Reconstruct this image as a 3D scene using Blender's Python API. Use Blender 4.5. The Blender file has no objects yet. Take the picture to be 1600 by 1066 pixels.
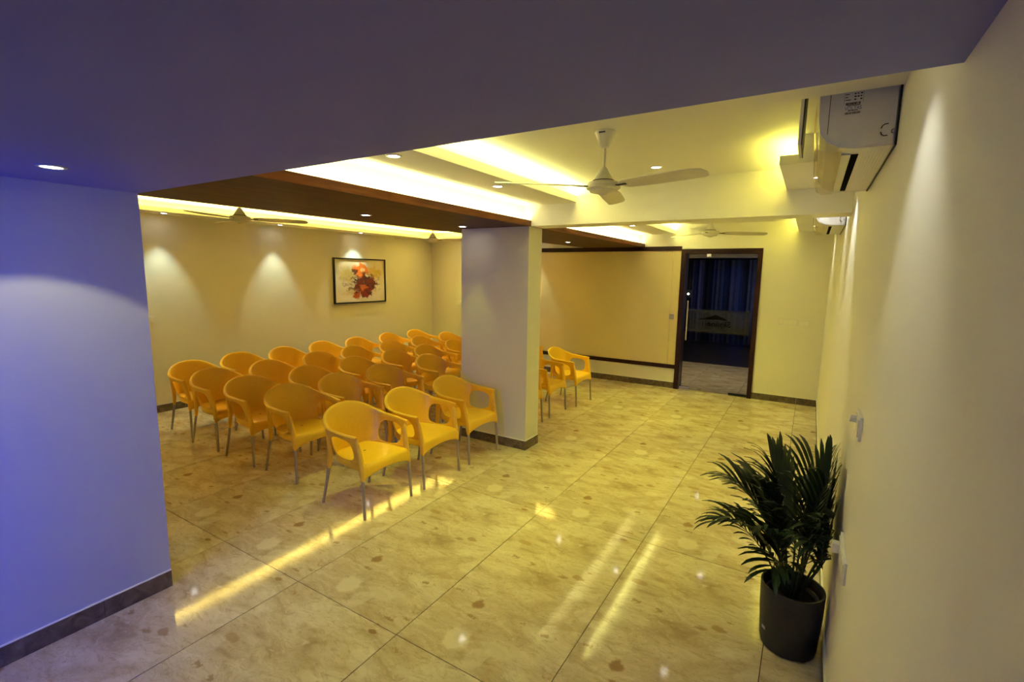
import bpy, bmesh, math, random
from mathutils import Vector, Matrix
random.seed(7)
S = bpy.context.scene
C = S.collection

# ------------------------------------------------------------------ camera
F_PX, YAW, PIT, ROL, CAM_H = 759.58, .548392, .137961, .0154206, 1.86
fwd = Vector((-math.sin(YAW)*math.cos(PIT), math.cos(YAW)*math.cos(PIT), -math.sin(PIT)))
rgt = Vector((math.cos(YAW), math.sin(YAW), 0))
up = rgt.cross(fwd)
r2 = rgt*math.cos(ROL) + up*math.sin(ROL)
u2 = up*math.cos(ROL) - rgt*math.sin(ROL)
cam = bpy.data.cameras.new('camera')
cam.sensor_width = 36.0
cam.lens = F_PX*36.0/1600.0
cam.clip_start = .02
cam_o = bpy.data.objects.new('camera', cam)
C.objects.link(cam_o)
m = Matrix((r2, u2, -fwd)).transposed().to_4x4()
m.translation = (0, 0, CAM_H)
cam_o.matrix_world = m
S.camera = cam_o

# ------------------------------------------------------------------ world, view, big lights
S.view_settings.view_transform = 'Standard'
S.view_settings.look = 'None'
S.view_settings.gamma = 1.0
S.view_settings.use_curve_mapping = False
S.view_settings.exposure = 0.0
S.cycles.use_denoising = True
S.cycles.max_bounces = 10
S.cycles.diffuse_bounces = 6
S.cycles.sample_clamp_indirect = 60.0
S.cycles.caustics_reflective = False
S.cycles.caustics_refractive = False
w = bpy.data.worlds.new('dusk'); S.world = w; w.use_nodes = True
bg = w.node_tree.nodes['Background']
bg.inputs[0].default_value = (.05, .13, .55, 1)
bg.inputs[1].default_value = 1.0

WARM = (1.0, .88, .17)
DOWN = (.93, 1.0, .09)
COVE = 1.22      # strength of the hidden cove strips
SPOT = 1.12      # strength of the downlights

def look_rot(d):
    return Vector(d).to_track_quat('-Z', 'Y').to_euler()

def area(name, loc, d, sx, sy, power, col, parent=None, xaxis=None):
    l = bpy.data.lights.new(name, 'AREA'); l.shape = 'RECTANGLE'
    l.size, l.size_y = sx, sy; l.energy = power; l.color = col
    o = bpy.data.objects.new(name, l); C.objects.link(o)
    z = -Vector(d).normalized()
    if xaxis is None:
        o.rotation_euler = look_rot(d)
    else:
        x = Vector(xaxis).normalized(); y = z.cross(x).normalized(); x = y.cross(z)
        o.rotation_euler = Matrix((x, y, z)).transposed().to_euler()
    o.location = loc
    if parent: o.parent = parent
    return o

# dusk daylight that comes in through the glazed opening behind the camera
DAY = area('window_daylight', (-2.3, -1.12, 1.2), (-1, 1, -.25), 1.3, 2.0, 33, (.0, .05, 1.0))
DAY.data.spread = math.radians(110)

# hidden LED strips lying in the ceiling coves
def cove(name, a, b, d, power, wd=.03, col=None):
    a, b = Vector(a), Vector(b)
    L = (b-a).length
    return area(name, (a+b)/2, d, L, wd, power*L*COVE, col or WARM, xaxis=(b-a))

# ------------------------------------------------------------------ helpers
def tag(o, label=None, cat=None, group=None, kind=None):
    if label: o['label'] = label
    if cat: o['category'] = cat
    if group: o['group'] = group
    if kind: o['kind'] = kind
    return o

def empty(name, loc=(0, 0, 0), rz=0.0, parent=None):
    o = bpy.data.objects.new(name, None); C.objects.link(o)
    o.empty_display_size = .1
    o.location = loc; o.rotation_euler = (0, 0, rz)
    if parent: o.parent = parent
    return o

def link(name, me, mat=None, parent=None, loc=(0, 0, 0)):
    o = bpy.data.objects.new(name, me); C.objects.link(o)
    if mat is not None and not me.materials: me.materials.append(mat)
    o.location = loc
    if parent: o.parent = parent
    return o

def bm_obj(name, bm, mat, parent=None, loc=(0, 0, 0), smooth=False, angle=35):
    bmesh.ops.recalc_face_normals(bm, faces=bm.faces)
    me = bpy.data.meshes.new(name); bm.to_mesh(me); bm.free()
    if smooth:
        for p in me.polygons: p.use_smooth = True
        me.set_sharp_from_angle(angle=math.radians(angle))
    return link(name, me, mat, parent, loc)

def add_box(bm, x0, x1, y0, y1, z0, z1, bev=0):
    vs = [bm.verts.new(p) for p in ((x0,y0,z0),(x1,y0,z0),(x1,y1,z0),(x0,y1,z0),(x0,y0,z1),(x1,y0,z1),(x1,y1,z1),(x0,y1,z1))]
    fs = [bm.faces.new([vs[i] for i in f]) for f in ((3,2,1,0),(4,5,6,7),(0,1,5,4),(1,2,6,5),(2,3,7,6),(3,0,4,7))]
    if bev:
        es = list({e for f in fs for e in f.edges})
        bmesh.ops.bevel(bm, geom=es, offset=bev, segments=2, affect='EDGES', profile=.5)

def box(name, x0, x1, y0, y1, z0, z1, mat, parent=None, bev=0):
    bm = bmesh.new(); add_box(bm, x0, x1, y0, y1, z0, z1, bev)
    return bm_obj(name, bm, mat, parent)

def add_tube(bm, pts, radii, n=10, cap=True, squash=None):
    pts = [Vector(p) for p in pts]
    if not hasattr(radii, '__len__'): radii = [radii]*len(pts)
    rings = []
    for i, p in enumerate(pts):
        d = (pts[min(i+1, len(pts)-1)]-pts[max(i-1, 0)]).normalized()
        ref = Vector((0, 1, 0)) if abs(d.y) < .9 else Vector((1, 0, 0))
        a = d.cross(ref).normalized(); b = d.cross(a).normalized()
        k = squash or (1, 1)
        rings.append([bm.verts.new(p+a*math.cos(2*math.pi*j/n)*radii[i]*k[0]+b*math.sin(2*math.pi*j/n)*radii[i]*k[1]) for j in range(n)])
    for r0, r1 in zip(rings, rings[1:]):
        for j in range(n):
            bm.faces.new((r0[j], r0[(j+1) % n], r1[(j+1) % n], r1[j]))
    if cap:
        bm.faces.new(rings[0][::-1]); bm.faces.new(rings[-1])

def add_lathe(bm, prof, n=32, c=(0, 0)):
    rings = []
    for r, z in prof:
        if r < 1e-6:
            rings.append([bm.verts.new((c[0], c[1], z))])
        else:
            rings.append([bm.verts.new((c[0]+r*math.cos(2*math.pi*j/n), c[1]+r*math.sin(2*math.pi*j/n), z)) for j in range(n)])
    for a, b in zip(rings, rings[1:]):
        for j in range(n):
            k = (j+1) % n
            if len(a) == 1 and len(b) == 1: continue
            if len(a) == 1: bm.faces.new((a[0], b[j], b[k]))
            elif len(b) == 1: bm.faces.new((a[j], a[k], b[0]))
            else: bm.faces.new((a[j], a[k], b[k], b[j]))

def add_prism_y(bm, prof, y0, y1):
    a = [bm.verts.new((x, y0, z)) for x, z in prof]
    b = [bm.verts.new((x, y1, z)) for x, z in prof]
    n = len(prof)
    bm.faces.new(a); bm.faces.new(b[::-1])
    for i in range(n):
        bm.faces.new((a[i], b[i], b[(i+1) % n], a[(i+1) % n]))

def baked(o, sub=2, solid=0):
    """apply solidify + subdivision once, so that copies can share the finished mesh"""
    if solid:
        s = o.modifiers.new('s', 'SOLIDIFY'); s.thickness = solid; s.offset = 0
    if sub:
        s = o.modifiers.new('u', 'SUBSURF'); s.levels = sub; s.render_levels = sub
    dg = bpy.context.evaluated_depsgraph_get()
    me = bpy.data.meshes.new_from_object(o.evaluated_get(dg))
    o.modifiers.clear()
    o.data = me
    for p in me.polygons: p.use_smooth = True
    return o

def copy_tree(o, parent=None):
    c = o.copy(); C.objects.link(c); c.parent = parent
    for ch in list(o.children): copy_tree(ch, c)
    return c

# ------------------------------------------------------------------ materials
class N:
    def __init__(s, name):
        s.m = bpy.data.materials.new(name); s.m.use_nodes = True
        s.t = s.m.node_tree; s.b = s.t.nodes['Principled BSDF']; s.out = s.t.nodes['Material Output']
    def n(s, typ, **kw):
        x = s.t.nodes.new(typ)
        for k, v in kw.items():
            if k.startswith('_'): setattr(x, k[1:], v)
            else: x.inputs[k].default_value = v
        return x
    def l(s, a, b): s.t.links.new(a, b)
    def mix(s, fac, a, b, mode='MIX'):
        x = s.t.nodes.new('ShaderNodeMix'); x.data_type = 'RGBA'; x.blend_type = mode
        for sock, v in ((x.inputs[0], fac), (x.inputs[6], a), (x.inputs[7], b)):
            if isinstance(v, bpy.types.NodeSocket): s.l(v, sock)
            else: sock.default_value = v if not hasattr(v, '__len__') else (*v[:3], 1)
        return x.outputs[2]
    def math(s, op, a, b=None, c=None):
        x = s.t.nodes.new('ShaderNodeMath'); x.operation = op
        for i, v in enumerate((a, b, c)):
            if v is None: continue
            if isinstance(v, bpy.types.NodeSocket): s.l(v, x.inputs[i])
            else: x.inputs[i].default_value = v
        return x.outputs[0]
    def smooth(s, v, lo, hi, a=0., b=1.):
        x = s.t.nodes.new('ShaderNodeMapRange'); x.interpolation_type = 'SMOOTHSTEP'
        s.l(v, x.inputs[0]); x.inputs[1].default_value = lo; x.inputs[2].default_value = hi
        x.inputs[3].default_value = a; x.inputs[4].default_value = b
        return x.outputs[0]
    def ramp(s, v, stops):
        x = s.t.nodes.new('ShaderNodeValToRGB'); e = x.color_ramp.elements
        while len(e) < len(stops): e.new(.5)
        for k, (p, c) in zip(e, stops): k.position = p; k.color = (*c, 1)
        s.l(v, x.inputs[0]); return x.outputs[0]
    def coord(s, kind='Object', scale=(1, 1, 1)):
        c = s.t.nodes.new('ShaderNodeTexCoord'); mp = s.t.nodes.new('ShaderNodeMapping')
        mp.inputs['Scale'].default_value = scale
        s.l(c.outputs[kind], mp.inputs[0]); return mp.outputs[0]
    def noise(s, v, scale, detail=4, dist=0., rough=.5):
        x = s.n('ShaderNodeTexNoise', Scale=scale, Detail=detail, Distortion=dist, Roughness=rough)
        s.l(v, x.inputs['Vector']); return x
    def bump(s, h, strength=.1, dist=.01):
        x = s.n('ShaderNodeBump', Strength=strength, Distance=dist); s.l(h, x.inputs['Height'])
        s.l(x.outputs[0], s.b.inputs['Normal'])
    def set(s, **kw):
        for k, v in kw.items():
            k = k.replace('_', ' ')
            if k == 'Color': s.b.inputs['Base Color'].default_value = (*v, 1)
            else: s.b.inputs[k].default_value = v
        return s

def plain(name, col, rough=.5, metal=0., var=.06, scale=30., **kw):
    k = N(name); v = k.noise(k.coord(), scale, 3).outputs[0]
    a = tuple(c*(1-var) for c in col); b = tuple(min(1, c*(1+var)) for c in col)
    k.l(k.ramp(v, [(.3, a), (.7, b)]), k.b.inputs['Base Color'])
    k.set(Roughness=rough, Metallic=metal, **kw)
    return k.m

def paint(name, col):
    k = N(name); co = k.coord()
    v = k.noise(co, 1.3, 3).outputs[0]
    k.l(k.ramp(v, [(.3, tuple(c*.97 for c in col)), (.7, col)]), k.b.inputs['Base Color'])
    k.bump(k.noise(co, 90, 3).outputs[0], .06, .004)
    k.set(Roughness=.62)
    return k.m

def marble_tile():
    k = N('marble_tile'); co = k.coord()
    wn = k.noise(co, 3.2, 3)
    wv = k.t.nodes.new('ShaderNodeVectorMath'); wv.operation = 'MULTIPLY_ADD'
    k.l(wn.outputs['Color'], wv.inputs[0]); wv.inputs[1].default_value = (.16, .10, 0); k.l(co, wv.inputs[2])
    wc = wv.outputs[0]
    mp = k.t.nodes.new('ShaderNodeMapping'); mp.inputs['Scale'].default_value = (.55, 1.25, 1); mp.inputs['Rotation'].default_value = (0, 0, .25)
    k.l(wc, mp.inputs[0]); an = mp.outputs[0]
    base = k.ramp(k.noise(an, 5.0, 7, .8, .6).outputs[0],
                  [(.28, (.40, .29, .17)), (.44, (.58, .46, .30)), (.58, (.68, .57, .40)), (.75, (.78, .69, .53))])
    sp = k.noise(an, 26, 8, .6, .72).outputs[0]
    base = k.mix(k.smooth(sp, .52, .64, 0, .55), base, (.44, .31, .17))
    base = k.mix(k.smooth(sp, .44, .34, 0, .5), base, (.80, .71, .56))
    # soft cloudy clasts
    vo = k.n('ShaderNodeTexVoronoi', Scale=5.5, Randomness=1.0); k.l(wc, vo.inputs['Vector'])
    sep = k.t.nodes.new('ShaderNodeSeparateColor'); k.l(vo.outputs['Color'], sep.inputs[0])
    d = k.math('ADD', vo.outputs['Distance'], k.math('MULTIPLY', k.noise(co, 22, 4).outputs[0], .35))
    pale = k.math('MULTIPLY', k.smooth(d, .66, .5), k.smooth(sep.outputs[0], .62, .8, 0, .45))
    base = k.mix(pale, base, (.80, .71, .55))
    # small brown chips
    v2 = k.n('ShaderNodeTexVoronoi', Scale=12.0, Randomness=1.0); k.l(an, v2.inputs['Vector'])
    s2 = k.t.nodes.new('ShaderNodeSeparateColor'); k.l(v2.outputs['Color'], s2.inputs[0])
    d2 = k.math('ADD', v2.outputs['Distance'], k.math('MULTIPLY', k.noise(co, 38, 6, .4, .7).outputs[0], .9))
    chip = k.math('MULTIPLY', k.smooth(d2, .70, .56), k.smooth(s2.outputs[1], .76, .84, 0, .75))
    base = k.mix(chip, base, (.36, .22, .10))
    # thin dark veins
    vn = k.noise(an, 9, 6, 1.5, .65).outputs[0]
    vein = k.math('MULTIPLY', k.smooth(k.math('ABSOLUTE', k.math('SUBTRACT', vn, .5)), .018, .002), .35)
    base = k.mix(vein, base, (.38, .26, .14))
    # the printed blobs every tile repeats
    wobble = k.math('MULTIPLY', k.noise(co, 17, 7, .6, .7).outputs[0], 1.7)
    def blob(c, sx, sy, col, amt, prev):
        mm = k.t.nodes.new('ShaderNodeMapping')
        mm.inputs['Location'].default_value = (-c[0]/sx, -c[1]/sy, 0); mm.inputs['Scale'].default_value = (1/sx, 1/sy, 0)
        k.l(co, mm.inputs[0])
        ln = k.t.nodes.new('ShaderNodeVectorMath'); ln.operation = 'LENGTH'; k.l(mm.outputs[0], ln.inputs[0])
        f = k.smooth(k.math('ADD', ln.outputs['Value'], wobble), 1.95, 1.55, 0, amt)
        return k.mix(f, prev, col)
    base = blob((.275, .145), .075, .075, (.76, .67, .50), .75, base)
    base = blob((.50, .19), .10, .05, (.76, .67, .50), .5, base)
    base = blob((.22, .42), .036, .042, (.33, .19, .08), .85, base)
    base = blob((.70, .52), .06, .03, (.50, .36, .20), .6, base)
    base = blob((.69, 1.53), .03, .018, (.30, .17, .07), .85, base)
    base = blob((.60, .95), .04, .03, (.40, .25, .11), .7, base)
    base = blob((.12, 1.12), .05, .03, (.42, .27, .12), .6, base)
    k.l(base, k.b.inputs['Base Color'])
    k.set(Roughness=.07, IOR=1.5, Specular_IOR_Level=.24)
    return k.m

def dark_stone():
    k = N('skirting_stone'); co = k.coord()
    b = k.ramp(k.noise(co, 14, 6, 1.0).outputs[0], [(.3, (.09, .065, .045)), (.55, (.16, .12, .085)), (.75, (.25, .19, .13))])
    k.l(b, k.b.inputs['Base Color']); k.set(Roughness=.25)
    return k.m

def wood(name, c0, c1, c2, rough=.55):
    k = N(name); co = k.coord('Object', (9, .9, 9))
    n1 = k.noise(co, 2.2, 6, 1.2).outputs[0]
    n2 = k.noise(k.coord('Object', (60, 2, 60)), 2.0, 4).outputs[0]
    v = k.math('ADD', k.math('MULTIPLY', n1, .75), k.math('MULTIPLY', n2, .25))
    k.l(k.ramp(v, [(.3, c0), (.5, c1), (.7, c2)]), k.b.inputs['Base Color'])
    k.bump(n2, .05, .002); k.set(Roughness=rough, Specular_IOR_Level=.25)
    return k.m

def emit(name, col, strength):
    k = N(name); k.set(Color=(.8, .8, .8), Emission_Color=(*col, 1), Emission_Strength=strength)
    return k.m

def glass(name, tint, refl_rough=.0, ior=1.5):
    k = N(name); t = k.t
    tr = t.nodes.new('ShaderNodeBsdfTransparent'); tr.inputs[0].default_value = (*tint, 1)
    gl = t.nodes.new('ShaderNodeBsdfGlossy'); gl.inputs['Roughness'].default_value = refl_rough
    fr = t.nodes.new('ShaderNodeFresnel'); fr.inputs[0].default_value = ior
    mx = t.nodes.new('ShaderNodeMixShader')
    k.l(fr.outputs[0], mx.inputs[0]); k.l(tr.outputs[0], mx.inputs[1]); k.l(gl.outputs[0], mx.inputs[2])
    k.l(mx.outputs[0], k.out.inputs[0])
    return k.m

def frosted(name):
    k = N(name); t = k.t
    tr = t.nodes.new('ShaderNodeBsdfTransparent'); tr.inputs[0].default_value = (.75, .75, .8, 1)
    df = t.nodes.new('ShaderNodeBsdfDiffuse'); df.inputs[0].default_value = (.17, .16, .165, 1)
    mx = t.nodes.new('ShaderNodeMixShader'); mx.inputs[0].default_value = .40
    k.l(tr.outputs[0], mx.inputs[1]); k.l(df.outputs[0], mx.inputs[2]); k.l(mx.outputs[0], k.out.inputs[0])
    return k.m

def film_mat(name):
    k = N(name); t = k.t
    tr = t.nodes.new('ShaderNodeBsdfTransparent'); tr.inputs[0].default_value = (.93, .88, .78, 1)
    gl = t.nodes.new('ShaderNodeBsdfGlossy'); gl.inputs['Roughness'].default_value = .12
    gl.inputs['Color'].default_value = (.9, .8, .6, 1)
    mx = t.nodes.new('ShaderNodeMixShader'); mx.inputs[0].default_value = .22
    k.l(tr.outputs[0], mx.inputs[1]); k.l(gl.outputs[0], mx.inputs[2]); k.l(mx.outputs[0], k.out.inputs[0])
    k.bump(k.noise(k.coord(), 18, 3).outputs[0], .6, .02)
    return k.m

PAINT = paint('wall_paint', (.80, .77, .66))
CEIL = paint('ceiling_paint', (.87, .84, .74))
SOFFIT_SHADE = paint('soffit_shade_tone', (.20, .20, .60))  # the lobby's dim blue light is put into this soffit colour
LOBBY_SHADE = paint('lobby_wall_shade_tone', (.44, .47, .62))  # lobby dimness and blue cast worked into the wall colour
WHITE_EDGE = plain('white_edge_bead', (.88, .86, .78), .5)
TILE = marble_tile()
GROUT = plain('grout', (.07, .045, .03), .8)
SKIRT = dark_stone()
WOOD = wood('walnut_veneer', (.034, .010, .003), (.072, .023, .006), (.125, .045, .012))
WOOD_EDGE = wood('walnut_edge', (.10, .03, .006), (.20, .065, .012), (.30, .11, .022))
FRAME = wood('dark_frame_wood', (.012, .003, .002), (.026, .006, .004), (.045, .011, .006), .4)
PANEL = paint('panel_laminate', (.74, .62, .34))
PLASTIC = plain('amber_plastic', (.92, .545, .03), .38, 0, .03, 60)
METAL = plain('brushed_leg_metal', (.42, .37, .36), .32, .85, .08)
BLACK = plain('black_plastic', (.008, .008, .009), .45)
VOID = plain('matt_black', (.002, .002, .002), .95, 0, .06, 30, Specular_IOR_Level=.05)
WHITE = plain('white_plastic', (.78, .76, .76), .35, 0, .03)
FANWHITE = plain('fan_enamel', (.82, .78, .64), .35, 0, .03)
CHROME = plain('satin_steel', (.72, .68, .60), .25, 1.0)
BULB = emit('downlight_lens', (1, .97, .92), 28)
POT = plain('charcoal_pot', (.028, .027, .030), .5, 0, .15, 60)
SOIL = plain('potting_soil', (.02, .013, .008), .9, 0, .4, 80)
STONEGREY = plain('grey_liner', (.22, .19, .18), .7)
LEAF = plain('palm_leaf', (.012, .034, .010), .42, 0, .4, 9)
STEM = plain('palm_stem', (.035, .06, .015), .5, 0, .3, 20)
GLASS = glass('clear_glass', (.86, .88, .90), 0, 1.5)
DOORGLASS = glass('coated_door_glass', (.86, .88, .90), 0, 1.17)
FROST = frosted('frosted_film')
FILM = film_mat('protective_film')
INK = plain('print_ink', (.02, .018, .02), .6)
BLUEINK = plain('blue_ink', (.01, .14, .42), .5)
LABEL = plain('paper_label', (.66, .58, .55), .6)

# ------------------------------------------------------------------ dimensions
XR, XL, XP = .20, -3.08, -7.08        # right wall, lobby left wall, painting wall
YB, Y0, YF = 8.20, 1.224, -1.0        # back wall, lobby soffit edge, wall behind the camera
ZS, ZC, ZW, ZB = 2.25, 2.674, 2.33, 2.33
YB0, YB1 = 4.315, 4.59                # beam
PX0, PX1 = -3.30, -2.455              # column
PXE, YE = -1.30, -4.0                 # unseen dim passage added behind the camera to absorb bounce
T = .2

# ------------------------------------------------------------------ floor
TX, TY, OX, OY = .811, 1.58, -.868, 1.646
floor = tag(empty('floor'), 'polished beige marble tile floor with brown chips', 'floor', kind='structure')
box('grout_bed', XP-T, XR+T, YE-T, 14.4, -.12, -.004, GROUT, floor)
tile_cache = {}
def tile(ix, iy, x0, x1, y0, y1):
    gx, gy = OX+ix*TX, OY+iy*TY
    a, b, c, d = max(gx, x0), min(gx+TX, x1), max(gy, y0), min(gy+TY, y1)
    if b-a < .01 or d-c < .01: return
    g = .0022
    key = tuple(round(v, 3) for v in (a-gx, b-gx, c-gy, d-gy))
    if key not in tile_cache:
        bm = bmesh.new()
        add_box(bm, key[0]+g, key[1]-g, key[2]+g, key[3]-g, -.012, 0)
        me = bpy.data.meshes.new('floor_tile'); bmesh.ops.recalc_face_normals(bm, faces=bm.faces); bm.to_mesh(me); bm.free()
        me.materials.append(TILE); tile_cache[key] = me
    link('floor_tile', tile_cache[key], None, floor, (gx, gy, 0))
for ix in range(-9, 3):
    for iy in range(-4, 6):
        gx = OX+ix*TX
        # main rooms, then the corridor beyond the glass door
        if OY+(iy+1)*TY > Y0 and gx < XR:
            tile(ix, iy, XP, XR, Y0 if ix*TX+OX+TX < XL else YF, 11.0)
        elif gx+TX > XL: tile(ix, iy, XL if OY+iy*TY > YF-1.4 and OY+(iy+1)*TY > YF else PXE, XR, YE, 11.0)

# ------------------------------------------------------------------ walls
def struct(name, o, label, cat): o.name = name; return tag(o, label, cat, kind='structure')
struct('wall_right', box('wall_right', XR, XR+T, YF-T, YB+T, -.1, 2.9, PAINT), 'long cream painted wall carrying the air conditioners', 'wall')
struct('wall_left', box('wall_left', XL-T, XL, YF-T, Y0, -.1, ZS+.02, LOBBY_SHADE), 'pale lobby wall washed by a blue dusk glow', 'wall')
struct('wall_front', box('wall_front', XP-T, XL-T, Y0-T, Y0, -.1, 2.9, PAINT), 'inner wall closing the seating room beside the lobby', 'wall')
struct('wall_painting', box('wall_painting', XP-T, XP, Y0-T, YB+T, -.1, 2.9, PAINT), 'cream wall with spot-lit scallops and the framed painting', 'wall')
DX0, DX1, DH = -1.83, -.66, 2.29      # door frame outer
wb = empty('wall_back'); struct('wall_back', wb, 'cream end wall around the glass door', 'wall')
box('wall_part', XP, DX0, YB, YB+T, -.1, 2.9, PAINT, wb)
box('wall_part', DX1, XR, YB, YB+T, -.1, 2.9, PAINT, wb)
box('wall_part', DX0, DX1, YB, YB+T, DH, 2.9, PAINT, wb)
# wall behind the camera with a tall glazed opening
WX0, WX1, WZ0, WZ1 = -2.98, -1.60, .08, 2.12
we = empty('wall_entrance'); struct('wall_entrance', we, 'lobby wall holding the tall glazed opening', 'wall')
for a in ((XL, WX0, -.1, ZS+.02), (WX1, PXE, -.1, ZS+.02), (WX0, WX1, -.1, WZ0), (WX0, WX1, WZ1, ZS+.02)):
    box('wall_part', a[0], a[1], YF-.1, YF, a[2], a[3], PAINT, we)
DIM = plain('passage_absorber', (.10, .085, .09), .6)  # dark lining of the added, unseen passage, soaks up bounced light
box('added_passage_wall', PXE-.1, PXE, YE, YF-.1, -.1, ZS+.02, DIM, we)
box('added_passage_wall', PXE-.1, XR, YE-.1, YE, -.1, ZS+.02, DIM, we)
box('added_passage_wall', XR, XR+T, YE, YF-T, -.1, ZS+.02, DIM, we)
w1 = empty('window_1', ((WX0+WX1)/2, YF-.05, WZ0)); struct('window_1', w1, 'tall glazed lobby window letting in blue dusk', 'window')
hw = (WX1-WX0)/2; hh = WZ1-WZ0
for a in ((-hw, -hw+.05, 0, hh), (hw-.05, hw, 0, hh), (-hw, hw, 0, .05), (-hw, hw, hh-.05, hh), (-.025, .025, 0, hh)):
    box('window_frame', a[0], a[1], -.03, .03, a[2], a[3], FRAME, w1)
for s in (-1, 1):
    box('pane', min(s*.025, s*(hw-.05)), max(s*.025, s*(hw-.05)), -.004, .004, .05, hh-.05, GLASS, w1)

# column
col = empty('column'); struct('column', col, 'square plastered column standing among the chairs', 'column')
box('shaft', PX0, PX1, YB0, YB1, 0, ZW, PAINT, col)
# skirtings: stone tiles with a white bead on top
SK_H, SK_T = .10, .008
def skirt(name, p0, p1, nrm, label, first=0., length=.8):
    """p0 -> p1 along a wall whose room side is nrm"""
    e = empty(name); struct(name, e, label, 'baseboard')
    p0, p1, nv = Vector((*p0, 0)), Vector((*p1, 0)), Vector((*nrm, 0))
    L = (p1-p0).length; d = (p1-p0).normalized(); s = 0.; cuts = [0.]
    x = first
    while x < L-.05:
        if x > .05: cuts.append(x)
        x += length
    cuts.append(L)
    for a, b in zip(cuts, cuts[1:]):
        q = [p0+d*(a+.001), p0+d*(b-.001)+nv*SK_T]
        box('skirting_tile', min(q[0].x, q[1].x), max(q[0].x, q[1].x), min(q[0].y, q[1].y), max(q[0].y, q[1].y), .001, SK_H, SKIRT, e)
    q = [p0, p1+nv*(SK_T+.001)]
    box('white_bead', min(q[0].x, q[1].x), max(q[0].x, q[1].x), min(q[0].y, q[1].y), max(q[0].y, q[1].y), SK_H, SK_H+.006, WHITE_EDGE, e)
skirt('baseboard_left', (XL, YF), (XL, Y0), (1, 0), 'dark stone skirting under the blue lobby wall', .3, 1.6)
skirt('baseboard_right', (XR, YF), (XR, YB), (-1, 0), 'dark stone skirting along the air conditioner wall', .4)
skirt('baseboard_painting', (XP, Y0), (XP, YB), (1, 0), 'dark stone skirting under the painting wall', .5)
skirt('baseboard_back', (XP, YB), (DX0, YB), (0, -1), 'dark stone skirting below the timber-framed panel', .25)
skirt('baseboard_door', (DX1, YB), (XR, YB), (0, -1), 'short dark stone skirting right beside the glass door', .6)
skirt('baseboard_column', (PX0-.008, YB0), (PX1+.008, YB0), (0, -1), 'dark stone skirting on the face of the column', .5)
skirt('baseboard_column_side', (PX1, YB0), (PX1, YB1), (1, 0), 'dark stone skirting on the narrow side of the column')

# ------------------------------------------------------------------ ceiling
ceil = empty('ceiling'); struct('ceiling', ceil, 'stepped plaster ceiling with hidden cove lighting', 'ceiling')
box('main_slab', XP-T, XR+T, Y0-T, YB+T, ZC, ZC+.15, CEIL, ceil)
box('lobby_soffit', XL-T, XR, YF-T, Y0, ZS, ZC, SOFFIT_SHADE, ceil)
box('added_passage_soffit', PXE-.1, XR, YE, YF-T, ZS, ZC, SOFFIT_SHADE, ceil)
box('boxed_drop', -3.40, -2.51, Y0, YB, ZW+.07, ZC, CEIL, ceil)
P1X0, P1X1, P1Z = -2.51, -1.95, 2.53
for y0, y1 in ((Y0, YB0), (YB1, YB)):
    box('cove_shelf', P1X0, P1X1, y0, y1, P1Z, P1Z+.012, CEIL, ceil)
    box('cove_lip', P1X1-.012, P1X1, y0, y1, P1Z+.012, P1Z+.062, CEIL, ceil)
box('beam', P1X0, XR, YB0, YB1, ZB, ZC, CEIL, ceil)
# bulkheads along the right wall (trays with a lip), open where the air conditioners hang
BX, BZ = -.225, 2.517
box('wall_bulkhead', BX, XR, Y0, 2.08, 2.485, ZC, CEIL, ceil)
for y0, y1 in ((3.35, YB0), (6.35, YB)):
    box('bulkhead_tray', BX, XR, y0, y1, BZ, BZ+.014, CEIL, ceil)
    box('bulkhead_lip', BX, BX+.012, y0, y1, BZ+.014, BZ+.05, CEIL, ceil)
    box('bulkhead_end', BX+.012, -.12, y0, y0+.012, BZ+.014, BZ+.05, CEIL, ceil)
    box('bulkhead_box', -.12, XR, y0, y1, BZ+.014, ZC, CEIL, ceil)
box('hanging_fin', -.088, -.078, 2.10, 2.33, 2.335, ZC, CEIL, ceil)
box('fin_shade', -.078, -.074, 2.105, 2.33, 2.335, ZC, BLACK, ceil)  # black sheet standing for the shadow on the fin's right face
# perimeter shelf of the seating room
PSX, PSY, PSZ = -6.70, 7.82, 2.53
box('perimeter_shelf', XP, PSX, Y0, YB, PSZ, PSZ+.012, CEIL, ceil)
box('perimeter_lip', PSX-.012, PSX, Y0, PSY, PSZ+.012, PSZ+.05, CEIL, ceil)
box('perimeter_shelf', PSX, -3.40, PSY, YB, PSZ, PSZ+.012, CEIL, ceil)
box('perimeter_lip', PSX, -3.40, PSY, PSY+.012, PSZ+.012, PSZ+.05, CEIL, ceil)

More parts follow.
